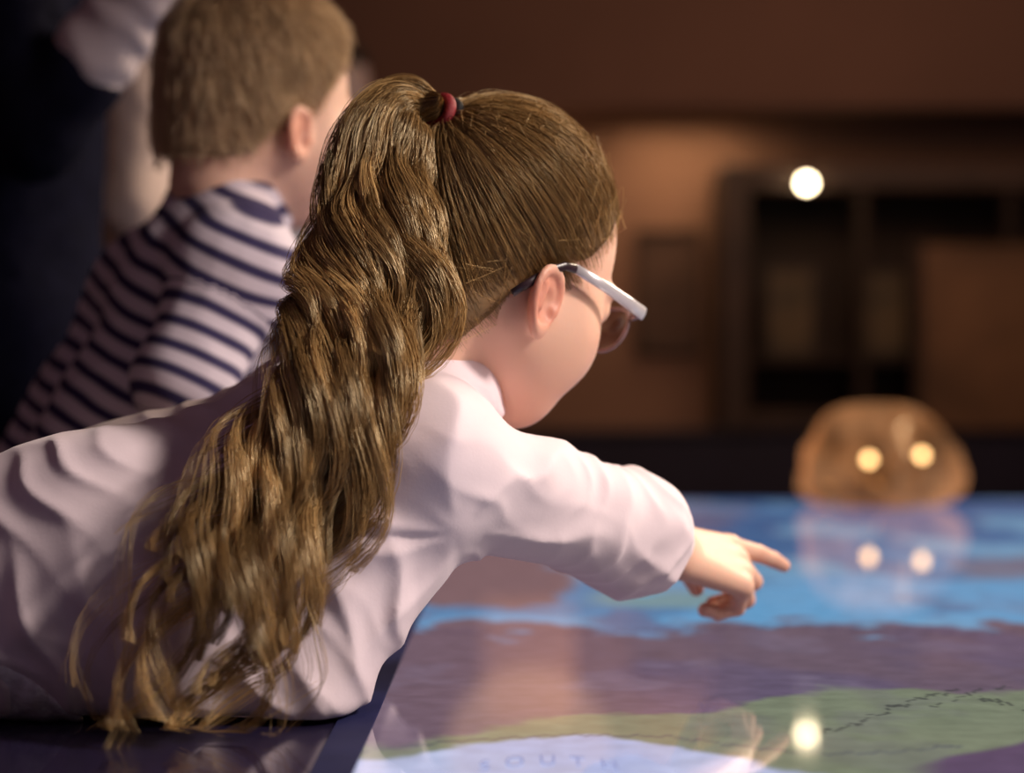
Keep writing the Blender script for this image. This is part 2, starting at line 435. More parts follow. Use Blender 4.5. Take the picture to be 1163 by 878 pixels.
def girl_shirt(p,detail=True):
    d=cones(p,g_torso,.035)
    s=cones(p,g_sleeve,.014)
    d=smin(d,s,.018)
    d=smin(d,cones(p,g_sleeveL,.012),.025)
    if detail:
        x,y,z=p[:,0],p[:,1],p[:,2]
        def ridge(ph,pw=1.3,e=.012):
            s_=np.sin(ph); return np.clip(1-np.sqrt(s_*s_+e),0,1)**pw
        wob=sines(p,.15,9,4); wob2=sines(p,.07,19,4); amp=np.clip(.55+.6*sines(p,.12,31,4),0,1.2); amp2=np.clip(.4+.8*sines(p,.09,37,4),0,1.2)
        dx,dz=x-AP[0],z-AP[2]; r_=np.sqrt(dx*dx+dz*dz); th=np.arctan2(dz,dx)
        f=-.0085*np.exp(-(r_/.12)**2)*ridge(th*3.2+1.1*wob+.5*wob2+.6)*np.clip((r_-.012)/.05,0,1)
        f=f-.0052*amp*ridge((z*.9-x*.42+.1*y)*2*np.pi/.17+2.0*wob+.6*wob2)*np.clip((-.05-x)/.08,0,1)
        f=f-.0034*amp2*ridge((z*.75+x*.65)*np.pi/.026+2.0*wob+.9*wob2)*np.clip((-.06-x)/.06,0,1)
        g=x*.92+z*.40
        f=f-.0075*amp*ridge(g*np.pi/.034+1.5*wob+.7*wob2)*np.clip((.74-z)/.06,0,1)*np.clip((-.03-x)/.04,0,1)
        u=(p-EL.astype(p.dtype))@arm_ax.astype(p.dtype)
        w=np.clip((x-.0)/.05,0,1)
        f=f-w*.0040*(.2+.8*amp)*ridge(u*np.pi/.026+2.4*sines(p,.085,11,3)+1.0*wob2,1.2,.02)*np.clip((u+.10)/.08,0,1)
        f=f-.0042*amp2*ridge((x*.5+z*.85)*np.pi/.034+2.0*wob+1.0*wob2)*np.clip((x+.06)/.04,0,1)
        f=f+.0016*sines(p,.06,3,5)
        d=d+f
    ct=(p-CU.astype(p.dtype))@arm_ax.astype(p.dtype)-.006
    near=p[:,0]>.05
    d=np.where(near,smax(d,ct,.026),d)
    inner=cone(p,CU-arm_ax*.02,CU+arm_ax*.05,.0230,.0260)
    d=np.where(near,smax(d,-inner,.004),d)
    return smax(d,(TZ+.0025)-p[:,2],.010)
Gr=empty('person',(-.56,1.35,0),'girl with long wavy ponytail, glasses and white top, leaning over the map table and pointing','person')
hp=hand_prims(WR,P(900,659,1.548)-WR,A_(.02,-.72,.70),'r',.785,[(3,6,5),(28,76,44),(44,80,44),(60,82,44)],thumb=(.8,.25,.75),isc=.97)
hpL=hand_prims(wL_,A_(-1,.1,-.1),A_(0,0,1),'l',.78,[(12,12,8)]*4)
nk0=Hg.wor((-.030,0,-.045))
g_body=[(nk0,NB,.042,.042),(NB,A_(-.11,1.41,.75),.042,.055),(A_(-.11,1.41,.75),A_(-.28,1.355,.685),.058,.05),(A_(-.28,1.355,.685),A_(-.46,1.35,.66),.05,.058),
 (NB,S_R,.032,.032),(NB,S_L,.032,.032),(S_R,EL,.032,.025),(EL,WR,.025,.017),(S_L,eL_,.034,.027),(eL_,wL_,.027,.018),
 (A_(-.47,1.29,.655),A_(-.55,1.29,.36),.058,.042),(A_(-.55,1.29,.36),A_(-.60,1.29,.07),.040,.028),(A_(-.60,1.29,.06),A_(-.50,1.28,.035),.028,.024),
 (A_(-.47,1.41,.655),A_(-.55,1.42,.36),.058,.042),(A_(-.55,1.42,.36),A_(-.60,1.43,.07),.040,.028),(A_(-.60,1.43,.06),A_(-.50,1.44,.035),.028,.024)]
def girl_body(p):
    d=cones(p,g_body,.02)
    d=smin(d,Hg.sdf(p),.014)
    d=smin(d,hand_sdf(p,hp),.008)
    return smin(d,hand_sdf(p,hpL),.008)
def tone_of(V,H,hands=()):
    q=H.loc(V); t=np.zeros(len(V))
    qa=q.copy(); qa[:,1]=np.abs(qa[:,1])
    e=qa-EC; w=np.linalg.norm(e,axis=1)
    t=np.maximum(t,.6*np.clip((.029-w)/.012,0,1)*np.clip((qa[:,1]-.068)/.006,0,1))
    t=np.maximum(t,.32*np.exp(-(np.linalg.norm(qa-A_(.05,.045,-.035),axis=1)/.022)**2))
    lip=np.linalg.norm((qa-A_(.084,0,-.0605))/A_(.012,.02,.009),axis=1)
    t=np.maximum(t,.8*np.clip((1.1-lip)/.25,0,1))
    for hd in hands:
        for i,f in enumerate(hd[1]):
            dd=np.linalg.norm(V-f[1],axis=1)
            t=np.maximum(t,.42*np.clip(1-dd/.012,0,1))
    return t
V,Q=mesh_sdf(girl_body,(-.70,1.18,0),(.27,1.75,1.06),.0020)
girl_b=mesh_np('body',V,Q,skin_girl,Gr,{'tone':tone_of(V,Hg,(hp,))})
V,Q=mesh_sdf(girl_shirt,(-.58,1.15,.57),(.20,1.72,.90),.0023)
gshirt=mesh_np('shirt',V,Q,m_shirt,Gr,label='white long sleeved cotton top')
# lacy hem at the lower back of the top
m_lace=mat('silvery_lace',(.86,.76,.82),.35,.25,120,bump=.6,bscale=150,bdist=.003,spec=.8)
def lace(p):
    d=girl_shirt(p,False)-.0042+.0020*sines(p,.022,61,5)
    pl=(p[:,0]+.305)*.766+(p[:,2]-.640)*.64+.006*np.sin(p[:,1]*60)
    return smax(d,pl,.003)
V,Q=mesh_sdf(lace,(-.58,1.15,.57),(-.22,1.55,.80),.0028)
mesh_np('lace_hem',V,Q,m_lace,gshirt,label='silvery lace hem at the lower edge')
def legs_prims(L,R,r0,r1,r2):
    return [(L[0],L[1],r0,r1),(L[1],L[2],r1,r2),(R[0],R[1],r0,r1),(R[1],R[2],r1,r2),(L[0],R[0],r0,r0)]
gl=legs_prims([A_(-.475,1.29,.64),A_(-.55,1.29,.36),A_(-.60,1.29,.10)],[A_(-.475,1.41,.64),A_(-.55,1.42,.36),A_(-.60,1.43,.10)],.068,.052,.042)
V,Q=mesh_sdf(lambda p:cones(p,gl,.02),(-.75,1.15,0),(-.35,1.56,.80),.006)
mesh_np('trousers',V,Q,m_denim,Gr)
def shoes(par,ankles,fwd,s=1.0):
    for a in ankles:
        a=np.asarray(a,float); f=nrm(fwd)
        def fn(p):
            d=smin(cone(p,A_(a[0],a[1],.045*s),A_(a[0],a[1],.045*s)+f*.10*s,.042*s,.038*s),cone(p,A_(a[0],a[1],.05*s),A_(a[0],a[1],.10*s),.042*s,.04*s),.02)
            return smax(d,.002-p[:,2],.004)
        V,Q=mesh_sdf(fn,(a[0]-.2*s,a[1]-.2*s,-.02),(a[0]+.22*s,a[1]+.2*s,.18*s),.005)
        mesh_np('shoe',V,Q,m_shoe,par)
shoes(Gr,[(-.60,1.29),(-.60,1.43)],(1,0,0),.85)
def eyes(par,H,yaw=0):
    for sgn in (1,-1):
        V,Q=sphere_mesh((0,0,0),.0128,28,20); V=np.array(V)
        c=V[:,0]/.0128
        t=np.where(c>.80,.5+.5*(c-.80)/.2,0)
        mesh_np('eye',H.wor(V+A_(.0722,.031*sgn,.0)),[q for q in Q],m_eye,par,{'tone':t})
eyes(Gr,Hg)
# scalp hair pulled to the tie
V,Q=hair_cap(Hg,ZL_G,.0026,.003,inset=.014)
cap=mesh_np('hair',V,Q,cap_girl,Gr,label='golden brown hair combed back tight over the head')
tie_l=A_(-.102,0,.066); tdir=nrm(tie_l-c0); tie_w=Hg.wor(tie_l)
s=np.concatenate([scalp_starts(13000,ZL_G,rng,.007),scalp_starts(7500,ZL_G,rng,.010,zmax=0.0)]); n=len(s); m=16; t=np.linspace(0,1,m)[None,:]
cs=np.clip(s@tdir,-1,1); om=np.arccos(cs)[:,None]; so=np.sin(om)+1e-6
d=(np.sin((1-t)*om)/so)[...,None]*s[:,None,:]+(np.sin(t*om)/so)[...,None]*tdir
d/=np.linalg.norm(d,axis=2,keepdims=True)
band=.5+.5*np.sin(s[:,0]*40+s[:,1]*33)*np.sin(s[:,2]*37+s[:,1]*21)
R=scalp_r(d)+.0009+(.0030+.0006*(band[:,None])+.0022*rng.random((n,1)))*np.sin(np.pi*np.clip(t*.86+.06,0,1))
wv_=rng.normal(size=(n,3))*.018
path=c0+d*R[...,None]+ (d*0+wv_[:,None,:])*(np.sin(np.pi*t)*.12)[...,None]
e=np.clip((t-.80)/.20,0,1)[...,None]; path=path*(1-e)+(tie_l+ (path-tie_l)*.25)*e
path=Hg.wor(path)
V,Q=tubes(path,np.full((n,m),.00020)*np.minimum(1,.40+t*3))
tone=np.repeat(np.clip(.28+.16*band+rng.normal(0,.17,n),0,1),m*NS)
mesh_np('hair_strands',V,Q,hair_girl,cap,{'tone':tone})
# fly-away wisps
n=1000; s=scalp_starts(n,ZL_G,rng,.010); m=12; t=np.linspace(0,1,m)[None,:]
ax=np.cross(s,tdir)+rng.normal(size=(n,3))*.5; ax-=s*(ax*s).sum(1,keepdims=True); ax/=np.linalg.norm(ax,axis=1)[:,None]
an=rng.uniform(.15,.5,(n,1))*t; d=s[:,None]*np.cos(an)[...,None]+np.cross(ax,s)[:,None]*np.sin(an)[...,None]
R=scalp_r(d)+.002+rng.uniform(.002,.011,(n,1))*t**1.3
V,Q=tubes(Hg.wor(c0+d*R[...,None]),np.full((n,m),.00015))
mesh_np('hair_wisps',V,Q,hair_girl,cap,{'tone':np.repeat(rng.uniform(.4,1,n),m*NS)})
# ponytail
spx=[(494,140,1.366,8),(466,116,1.360,22),(444,138,1.350,38),(430,205,1.335,56),(424,285,1.312,68),(419,365,1.287,76),(388,455,1.258,68),(338,555,1.232,72),(280,645,1.207,84),(232,735,1.185,88),(200,850,1.165,66)]
SP=np.array([list(P(a,b,c))+[hw*c/F] for a,b,c,hw in spx]); SP[0,:3]=tie_w
def hair_push(p,margin,it=3):
    sh=p.shape; q=p.reshape(-1,3).astype(np.float32)
    for _ in range(it):
        d=np.minimum(girl_shirt(q,False),masked(q,Hg.C,.2,lambda x:Hg.skull(x)))-.003
        k=np.clip(margin-d,0,.03)
        q=q+k[:,None]*np.array((-.15,-.95,.25),np.float32)
    q[:,2]=np.maximum(q[:,2],TZ+.004)
    return q.reshape(sh).astype(float)
m=66; tt=np.linspace(0,1,m)
paths=[];rads=[];tones=[]
nl=84; nx=90
for i in range(nl+nx):
    stray=i>=nl
    u0=rng.uniform(-1,1); v0=rng.uniform(-.25,1)*math.sqrt(max(0,1-.7*u0*u0))
    L=rng.uniform(.52,.90)
    if abs(u0)<.8 and rng.random()<.36: L=rng.uniform(.82,1.03)
    if stray: L=rng.uniform(.5,1.0); u0=rng.choice([-1,-1,1])*rng.uniform(.2,1.08)
    t=tt*L
    S=cr(SP,t)
    T=np.gradient(S[:,:3],axis=0); T/=np.linalg.norm(T,axis=1)[:,None]
    lat=np.cross(T,A_(0,1,0)); lat/=np.linalg.norm(lat,axis=1)[:,None]
    dep=np.cross(T,lat); dep=np.where(dep[:,1:2]>0,-dep,dep)
    u=u0*(1+.10*np.sin(5*t+rng.uniform(0,6)))-.36*np.clip(t-.5,0,1)*rng.uniform(-.9,1.5)
    if stray: u=u0*(1+rng.uniform(.0,1.6)*np.clip(t-.5,0,1))
    wav=np.clip((t-.18)/.30,0,1)
    nwv=4.3+.35*np.sin(2.1*u0+1)+rng.uniform(-.35,.35); ph=1.9*u0+1.6*v0+rng.normal(0,.9); am=rng.uniform(.0090,.0180)*(.70+.6*t)
    dth=.36*S[:,3]+.008*wav
    ns=int(rng.uniform(44,80)) if not stray else int(rng.uniform(3,12)); lr=rng.uniform(.0044,.0088) if not stray else rng.uniform(.0015,.0036)
    base=S[:,:3]+lat*(u*S[:,3])[:,None]+dep*(v0*dth)[:,None]
    base=hair_push(base,.008+.018*max(v0,0))
    th=rng.uniform(0,6.28,ns); rr=np.sqrt(rng.random(ns))
    prof=np.minimum(1,(.25+t*5))*(1-.86*np.clip((tt-.42)/.58,0,1)**1.2)*lr*(1+.25*np.sin(2*np.pi*nwv*1.7*t+ph))
    tw=th[:,None]+rng.uniform(-1.2,1.2)*tt[None,:]*3
    psh=rng.normal(0,.12,(ns,1)); ash=am[None]*rng.uniform(.88,1.12,(ns,1)); fsh=nwv+rng.normal(0,.035,(ns,1))
    arg=2*np.pi*fsh*t[None]+ph+psh
    off=lat[None]*(np.cos(tw)*rr[:,None]*prof+ash*wav*np.sin(arg))[...,None]+dep[None]*(.8*np.sin(tw)*rr[:,None]*prof+.85*ash*wav*np.cos(arg))[...,None]
    pp=base[None]+off
    pp=hair_push(pp,.0012,2)
    paths.append(pp)
    rads.append(rng.uniform(.00015,.00027,(ns,1))*(1-.6*tt**3)[None])
    tones.append(np.clip(rng.uniform(.04,.80)+rng.normal(0,.11,ns),0,1)[:,None]*np.ones((1,m))+ .22*tt[None])
paths=np.concatenate(paths);rads=np.concatenate(rads);tones=np.clip(np.concatenate(tones),0,1)
V,Q=tubes(paths,rads)
pony=mesh_np('ponytail',V,Q,hair_girl,Gr,{'tone':np.repeat(tones.ravel(),NS)},label='long wavy golden brown ponytail hanging down')
# hair ties
m_red=mat('red_elastic',(.22,.006,.012),.6,.2,300,bump=.4,bscale=900); m_blk=mat('black_elastic',(.010,.009,.010),.6,.2,300,bump=.4,bscale=900,spec=.2)
pd=nrm(SP[1,:3]-tie_w+A_(-.004,-.01,.006)); a1=nrm(np.cross(pd,A_(0,1,.2))); a2=np.cross(pd,a1)
for kk,(mm_,o_,lb) in enumerate(((m_blk,-.005,'black elastic hair tie'),(m_red,.003,'red elastic hair tie'))):
    mb=MB(); rr=.0098
    mb.tube([tie_w+pd*o_+rr*(math.cos(x)*a1+math.sin(x)*a2) for x in np.linspace(0,2*math.pi,36,endpoint=False)],.0043,10,closed=True,up=pd)
    mb.build('hair_tie',mm_,Gr,smooth=True,label=lb)
# glasses
m_silver=mat('silver_temple',(.74,.69,.72),.28,.05,60,metallic=.4); m_tip=mat('dark_temple_tip',(.03,.015,.02),.3,.2,60)
m_rim=mat('rosy_clear_rim',(.30,.18,.18),.2,.1,60,trans=.3)
m_lens=bpy.data.materials.new('lens_glass'); m_lens.use_nodes=True
nt=m_lens.node_tree; nt.nodes.clear(); o_=nt.nodes.new('ShaderNodeOutputMaterial'); mx=nt.nodes.new('ShaderNodeMixShader'); tr=nt.nodes.new('ShaderNodeBsdfTransparent'); gs=nt.nodes.new('ShaderNodeBsdfGlossy'); gs.inputs['Roughness'].default_value=.03
fr=nt.nodes.new('ShaderNodeFresnel'); fr.inputs['IOR'].default_value=1.5; tr.inputs['Color'].default_value=(.70,.57,.61,1)
nt.links.new(fr.outputs[0],mx.inputs[0]); nt.links.new(tr.outputs[0],mx.inputs[1]); nt.links.new(gs.outputs[0],mx.inputs[2]); nt.links.new(mx.outputs[0],o_.inputs['Surface'])
def lens_ring(sg,k=1.0,n=36):
    out=[]
    for x in np.linspace(0,2*math.pi,n,endpoint=False):
        c,s_=math.cos(x),math.sin(x)
        yy=.0240*k*np.sign(c)*abs(c)**.85; zz=.0180*k*np.sign(s_)*abs(s_)**.85
        out.append(A_(.091-.14*max(0,yy)*.9, sg*(.034+yy), -.008+zz))
    return out
fr_mb=MB()
for sg in (1,-1): fr_mb.tube([Hg.wor(q) for q in lens_ring(sg)],.0016,8,closed=True,up=Hg.M[:,0])
fr_mb.tube([Hg.wor(q) for q in (A_(.091,.010,.001),A_(.097,0,.004),A_(.091,-.010,.001))],.0018,8)
for sg in (1,-1): fr_mb.tube([Hg.wor(q) for q in (A_(.0885,sg*.058,.003),A_(.0865,sg*.067,.005),A_(.082,sg*.0705,.006))],.0028,8)
gls=fr_mb.build('eyeglasses',m_rim,Gr,smooth=True,label='childs eyeglasses with silver temples')
for sg in (1,-1):
    ring=lens_ring(sg,.96); c=sum(ring)/len(ring)
    V=[Hg.wor(c)]+[Hg.wor(q) for q in ring]; Q=[[0,i+1,(i+1)%len(ring)+1] for i in range(len(ring))]
    mesh_np('lens',np.array(V),Q,m_lens,gls)
    mb=MB(); mb.tube([Hg.wor(A_(x,sg*y,z)) for x,y,z in ((.087,.0705,.0060),(.066,.0740,.0050),(.038,.0765,.0036),(.006,.0772,.0012))],[.0050,.0046,.0040,.0035],12,flat=(.38,1),up=Hg.M[:,2])
    mb.build('temple',m_silver,gls,smooth=True)
    mb=MB(); mb.tube([Hg.wor(A_(x,sg*y,z)) for x,y,z in ((.007,.0772,.0012),(-.003,.0768,-.002),(-.013,.0762,-.011),(-.023,.0755,-.025),(-.033,.0735,-.040))],[.0034,.0032,.0031,.0032,.0027],10,flat=(.5,1),up=Hg.M[:,2])
    mb.build('temple_tip',m_tip,gls,smooth=True)
# ================================================================== BOY
Hb=Head(P(300,122,1.85),headframe(42,9,3),.955)
By=empty('person',(-.46,1.85,0),'boy with short brown hair in a navy and white striped shirt beside the girl','person')
bNB=P(264,230,1.85); bSR=P(268,308,1.735); bSL=A_(-.29,1.985,.93)
bEL=P(208,432,1.70); bWR=A_(-.26,1.76,.645); bEL2=A_(-.30,2.08,.80); bWR2=A_(-.25,2.0,.645)
wv=A_(.45,-.89,0)*.052
ch=P(206,338,1.85); wa=P(140,465,1.85); hi_=A_(-.42,1.85,.70)
b_torso=[(hi_+wv,wa+wv,.072,.064),(wa+wv,ch+wv,.064,.066),(hi_-wv,wa-wv,.072,.064),(wa-wv,ch-wv,.064,.066),(ch+wv,bSR,.064,.050),(ch-wv,bSL,.064,.050),(bSR,bNB,.045,.043),(bSL,bNB,.045,.043),(ch,bNB,.062,.043)]
b_slv=[(bSR,bEL,.050,.042),(bEL,bWR,.041,.032)]; b_slv2=[(bSL,bEL2,.050,.042),(bEL2,bWR2,.041,.032)]
bax=nrm((.40,-.12,.90))
def boy_shirt(p):
    d=cones(p,b_torso,.035); d=smin(d,cones(p,b_slv,.02),.018); d=smin(d,cones(p,b_slv2,.02),.02)
    d=d+.003*sines(p,.07,21,6)+.0014*sines(p,.03,22,5)
    return smax(d,TZ+.004-p[:,2],.006)
bh1=hand_prims(bWR,A_(.8,.2,-.35),A_(0,0,1),'r',.8,[(14,14,8)]*4); bh2=hand_prims(bWR2,A_(.9,.1,-.35),A_(0,0,1),'l',.8,[(14,14,8)]*4)
b_body=[(Hb.wor((-.030,0,-.045)),bNB,.044,.043),(bNB,ch,.041,.052),(ch,hi_,.052,.052),(bNB,bSR,.034,.034),(bNB,bSL,.034,.034),(bSR,bEL,.034,.028),(bEL,bWR,.027,.019),(bSL,bEL2,.034,.028),(bEL2,bWR2,.027,.019)]
def boy_legs(s): 
    y=1.85+s*.065
    return [(A_(-.43,y,.69),A_(-.48,y,.38),.06,.044),(A_(-.48,y,.38),A_(-.54,y,.07),.042,.03),(A_(-.54,y,.06),A_(-.44,y,.035),.028,.024)]
b_body+=boy_legs(-1)+boy_legs(1)
def boy_body(p):
    d=cones(p,b_body,.02); d=smin(d,Hb.sdf(p),.02)
    d=smin(d,hand_sdf(p,bh1),.008); d=smin(d,hand_sdf(p,bh2),.008)
    return d
V,Q=mesh_sdf(boy_body,(-.72,1.60,0),(.14,2.25,1.30),.0034)
mesh_np('body',V,Q,skin_boy,By,{'tone':tone_of(V,Hb)})
V,Q=mesh_sdf(boy_shirt,(-.68,1.58,.56),(.05,2.22,1.08),.004)
pt=V.astype(np.float32)
dt=cones(pt,b_torso,.035); d1=cones(pt,b_slv,.02); d2=cones(pt,b_slv2,.02)
st=(V-hi_)@bax
s1=np.where(cone(pt,*b_slv[0])<cone(pt,*b_slv[1]),(bSR-V)@nrm(bEL-bSR),-(np.linalg.norm(bEL-bSR))-(V-bEL)@nrm(bWR-bEL))
st=np.where((d1<dt-.004),(bSR-hi_)@bax+s1,st)
s2=(bSL-V)@nrm(bEL2-bSL); st=np.where((d2<dt-.004)&(d2<d1),(bSL-hi_)@bax+s2,st)
st=st+.0035*sines(V,.09,71,4)
mesh_np('shirt',V,Q,m_stripe,By,{'stripe':st+2},label='navy and white striped long sleeved shirt')
bl=legs_prims([A_(-.43,1.785,.68),A_(-.48,1.785,.38),A_(-.54,1.785,.10)],[A_(-.43,1.915,.68),A_(-.48,1.915,.38),A_(-.54,1.915,.10)],.070,.055,.046)
V,Q=mesh_sdf(lambda p:cones(p,bl,.02),(-.75,1.65,0),(-.30,2.05,.82),.007)
mesh_np('trousers',V,Q,m_denim,By)
shoes(By,[(-.54,1.785),(-.54,1.915)],(1,0,0),.88); eyes(By,Hb)
V,Q=hair_cap(Hb,ZL_B,.008,.0045,.0005)
bc=mesh_np('hair',V,Q,cap_boy,By,label='short tousled brown hair')
V,Q,tn=short_hair(Hb,ZL_B,15000,.30,.017,.00040,31)
mesh_np('hair_strands',V,Q,hair_boy,bc,{'tone':tn})
# ================================================================== ADULTS
def adult(base,yaw,label,top_m,trs_m,armR=None,sleeveR_end=1.0,seed=1,S=1.0,cuff=False):
    base=np.asarray(base,float); a=math.radians(yaw); Rm=np.array([[math.cos(a),-math.sin(a),0],[math.sin(a),math.cos(a),0],[0,0,1]])
    W=lambda x,y,z: base+Rm@A_(x,y,z)
    root=empty('person',tuple(base),label,'person')
    root.scale=(S,S,S)
    H=Head(W(.03,0,1.545),headframe(yaw,12,0),1.07)
    NB=W(-.01,0,1.41); SR=W(-.01,-.175,1.345); SL=W(-.01,.175,1.345)
    if armR is None: eR=W(-.03,-.215,1.08); wR=W(.10,-.20,.88); dR=A_(.25,0,-1); bR=Rm@A_(.2,-1,0)
    else: eR,wR,dR,bR=armR
    eL=W(-.03,.215,1.08); wL=W(.10,.20,.88)
    legsL=[W(0,.085,.90),W(.02,.09,.50),W(-.01,.095,.09)]; legsR=[W(0,-.085,.90),W(.02,-.09,.50),W(-.01,-.095,.09)]
    tr=[(W(0,.075,.93),W(0,.065,1.08),.115,.098),(W(0,-.075,.93),W(0,-.065,1.08),.115,.098),(W(0,.065,1.08),W(.0,.09,1.26),.098,.115),(W(0,-.065,1.08),W(.0,-.09,1.26),.098,.115),
        (W(0,.09,1.26),SL,.112,.062),(W(0,-.09,1.26),SR,.112,.062),(SR,NB,.055,.05),(SL,NB,.055,.05)]
    sR=wR*sleeveR_end+eR*(1-sleeveR_end)
    sl=[(SR,eR,.060,.050),(eR,sR,.050,.046 if sleeveR_end<1 else .036)]; sL=[(SL,eL,.060,.048),(eL,wL,.048,.036)]
    fa=nrm(wR-eR)
    def top(p):
        s_=cones(p,sl,.02)
        if sleeveR_end<1: s_=np.where(cone(p,eR,wR,.08,.08)<0,smax(s_,(p-sR.astype(p.dtype))@fa.astype(p.dtype),.006),s_)
        d=cones(p,tr,.05); d=smin(d,s_,.03); d=smin(d,cones(p,sL,.02),.03)
        return d+.004*sines(p,.09,seed*7+1,5)+.0015*sines(p,.04,seed*7+2,5)
    hr=hand_prims(wR,dR,bR,'r',1.0,[(18,22,14)]*4); hl=hand_prims(wL,A_(.2,0,-1),Rm@A_(.2,1,0),'l',1.0,[(18,22,14)]*4)
    bd=[(H.wor((-.03,0,-.05)),NB,.052,.056),(NB,W(0,0,1.2),.06,.09),(W(0,0,1.2),W(0,0,.93),.085,.095),(NB,SR,.042,.042),(NB,SL,.042,.042),(SR,eR,.044,.036),(eR,wR*.4+eR*.6,.038,.036),(wR*.4+eR*.6,wR,.036,.026),(SL,eL,.044,.036),(eL,wL,.036,.024),
        (legsL[0],legsL[1],.085,.06),(legsL[1],legsL[2],.056,.036),(legsL[2],W(.12,.10,.035),.036,.028),(legsR[0],legsR[1],.085,.06),(legsR[1],legsR[2],.056,.036),(legsR[2],W(.12,-.10,.035),.036,.028)]
    def body(p):
        d=cones(p,bd,.025); d=smin(d,H.sdf(p),.025); d=smin(d,hand_sdf(p,hr),.01); return smin(d,hand_sdf(p,hl),.01)
    lo=base+A_(-.5,-.5,0); hi=base+A_(.5,.5,1.75)
    V,Q=mesh_sdf(body,lo,hi,.0048); mesh_np('body',V,Q,skin_adult,root,{'tone':tone_of(V,H)})
    V,Q=mesh_sdf(top,lo,hi,.0065); mesh_np('top',V,Q,top_m,root)
    if cuff:
        c0_=sR-fa*.012; c1_=eR*.05+wR*.95
        def cf(p):
            d=cone(p,c0_,c1_,.045,.042)+.0022*np.sin(((p-c0_.astype(p.dtype))@fa.astype(p.dtype))*2*np.pi/.04+2*sines(p,.08,5,3))
            d=smax(d,(c0_.astype(p.dtype)-p)@fa.astype(p.dtype),.004)
            return smax(d,(p-c1_.astype(p.dtype))@fa.astype(p.dtype),.004)
        V,Q=mesh_sdf(cf,np.minimum(c0_,c1_)-.08,np.maximum(c0_,c1_)+.08,.004); mesh_np('shirt_cuff',V,Q,m_cuff,root,label='pale shirt sleeve below the dark sleeve edge')
    lg=legs_prims(legsL,legsR,.105,.075,.058)
    V,Q=mesh_sdf(lambda p:cones(p,lg,.03),lo,base+A_(.5,.5,1.1),.010); mesh_np('trousers',V,Q,trs_m,root)
    shoes(root,[legsL[2][:2],legsR[2][:2]],Rm@A_(1,0,0),1.15); eyes(root,H)
    V,Q=hair_cap(H,ZL_W,.012,.006,.002); hc=mesh_np('hair',V,Q,cap_dark,root)
    V,Q,tn=short_hair(H,ZL_W,1500,.5,.012,.0012,seed+50); mesh_np('hair_strands',V,Q,hair_dark,hc,{'tone':tn})
    return root
eA=P(40,150,2.12); wA=P(212,-70,2.08)
adult((-.605,2.40,0),15,'adult in near black clothes with raised forearm and pale cuff, behind the striped boy',m_navy,m_navy,
      armR=(eA,wA,wA-eA,A_(.2,-.9,-.3)),sleeveR_end=.36,seed=1,cuff=True)
adult((-.52,3.02,0),5,'person in a pale pinkish top between the dark dressed adult and the striped boy',m_blouse,m_denim,seed=2)
adult((-.425,4.32,0),-10,'person with dark hair at the far table end, mostly hidden behind the boy',m_pale,m_denim,seed=3,S=.95)
# ================================================================== TABLE
m_border=mat('dark_glossy_border',(.022,.017,.050),.06,.15,8,spec=.6)
m_strip=mat('matte_navy_frame',(.020,.022,.075),.7,.12,20,spec=.08)
m_base=mat('table_plinth',(.018,.018,.035),.5,.2,8)
TX0,TX1,TY0,TY1=-.36,1.75,.45,4.0
Tb=empty('map_table',(.68,2.2,0),'large low table with a glowing glossy map screen and dark blue border','table')
MB().box(TX0,TX1,TY0,TY1,.545,.5995,.004).build('tabletop',m_border,Tb,label='dark blue glossy tabletop border')
MB().box(TX0+.26,TX1-.12,TY0+.12,TY1-.12,0.0,.545,.01).build('plinth',m_base,Tb)
sx0,sx1,sy0,sy1=-.085,1.68,.55,3.97
MB().box(sx0-.024,sx0,sy0-.024,sy1+.02,.5985,.6012,.0006).box(sx0,sx1,sy0-.024,sy0,.5985,.6012,.0006).build('screen_frame',m_strip,Tb,label='matte navy strip framing the map screen')
xs=np.concatenate([np.arange(sx0,.85,.0028),np.arange(.85,sx1,.012),[sx1]])
ys=np.concatenate([np.arange(sy0,1.0,.012),np.arange(1.0,1.75,.003),np.arange(1.75,2.6,.006),np.arange(2.6,sy1,.014),[sy1]])
X,Y=np.meshgrid(xs,ys,indexing='ij')
ss=lambda a,b,x: (lambda t:t*t*(3-2*t))(np.clip((x-a)/(b-a),0,1))
px=CX+X*F/Y; py=HOR+(CZ-TZ)*F/Y
n1=fbm2(X*9,Y*5,4,3)-.5; n2=fbm2(X*22,Y*14,4,9)-.5; n3=fbm2(X*3+5,Y*2,3,17)-.5
n4=fbm2(X*6+2,Y*3+7,4,29)-.5; n5=fbm2(X*14+3,Y*10+1,5,41)-.5
c3=lambda r,g,b: np.array(lin(r,g,b))
col=np.ones(X.shape+(3,))*c3(110,92,108)
def lay(mask,c):
    global col
    col=col*(1-mask[...,None])+np.asarray(c)*mask[...,None]
lay(ss(-.02,.2,n3+.05)*.6,c3(130,106,112))
lay(ss(.05,.2,n4)*.5,c3(94,86,120))
lay(ss(.04,.2,n5)*.4,c3(126,114,138))
wat=1-ss(-4,4,py-(712+n1*44+n2*26))
rt=1-.6*ss(740,840,px)
blue=c3(58,92,142)[None,None]*(1-ss(585,680,py))[...,None]+c3(104,164,210)[None,None]*ss(585,680,py)[...,None]
col=col*(1-wat[...,None])+blue*wat[...,None]
lay(wat*ss(.02,.12,n3+n1*.5)*.45,c3(52,82,132))
lay(wat*rt*ss(.04,.14,n1+.3*n2)*.6,c3(112,106,138))
lay(wat*ss(.04,.15,n4)*.5,c3(140,188,218))
lay(wat*rt*ss(.06,.16,n5)*.4,c3(134,150,176))
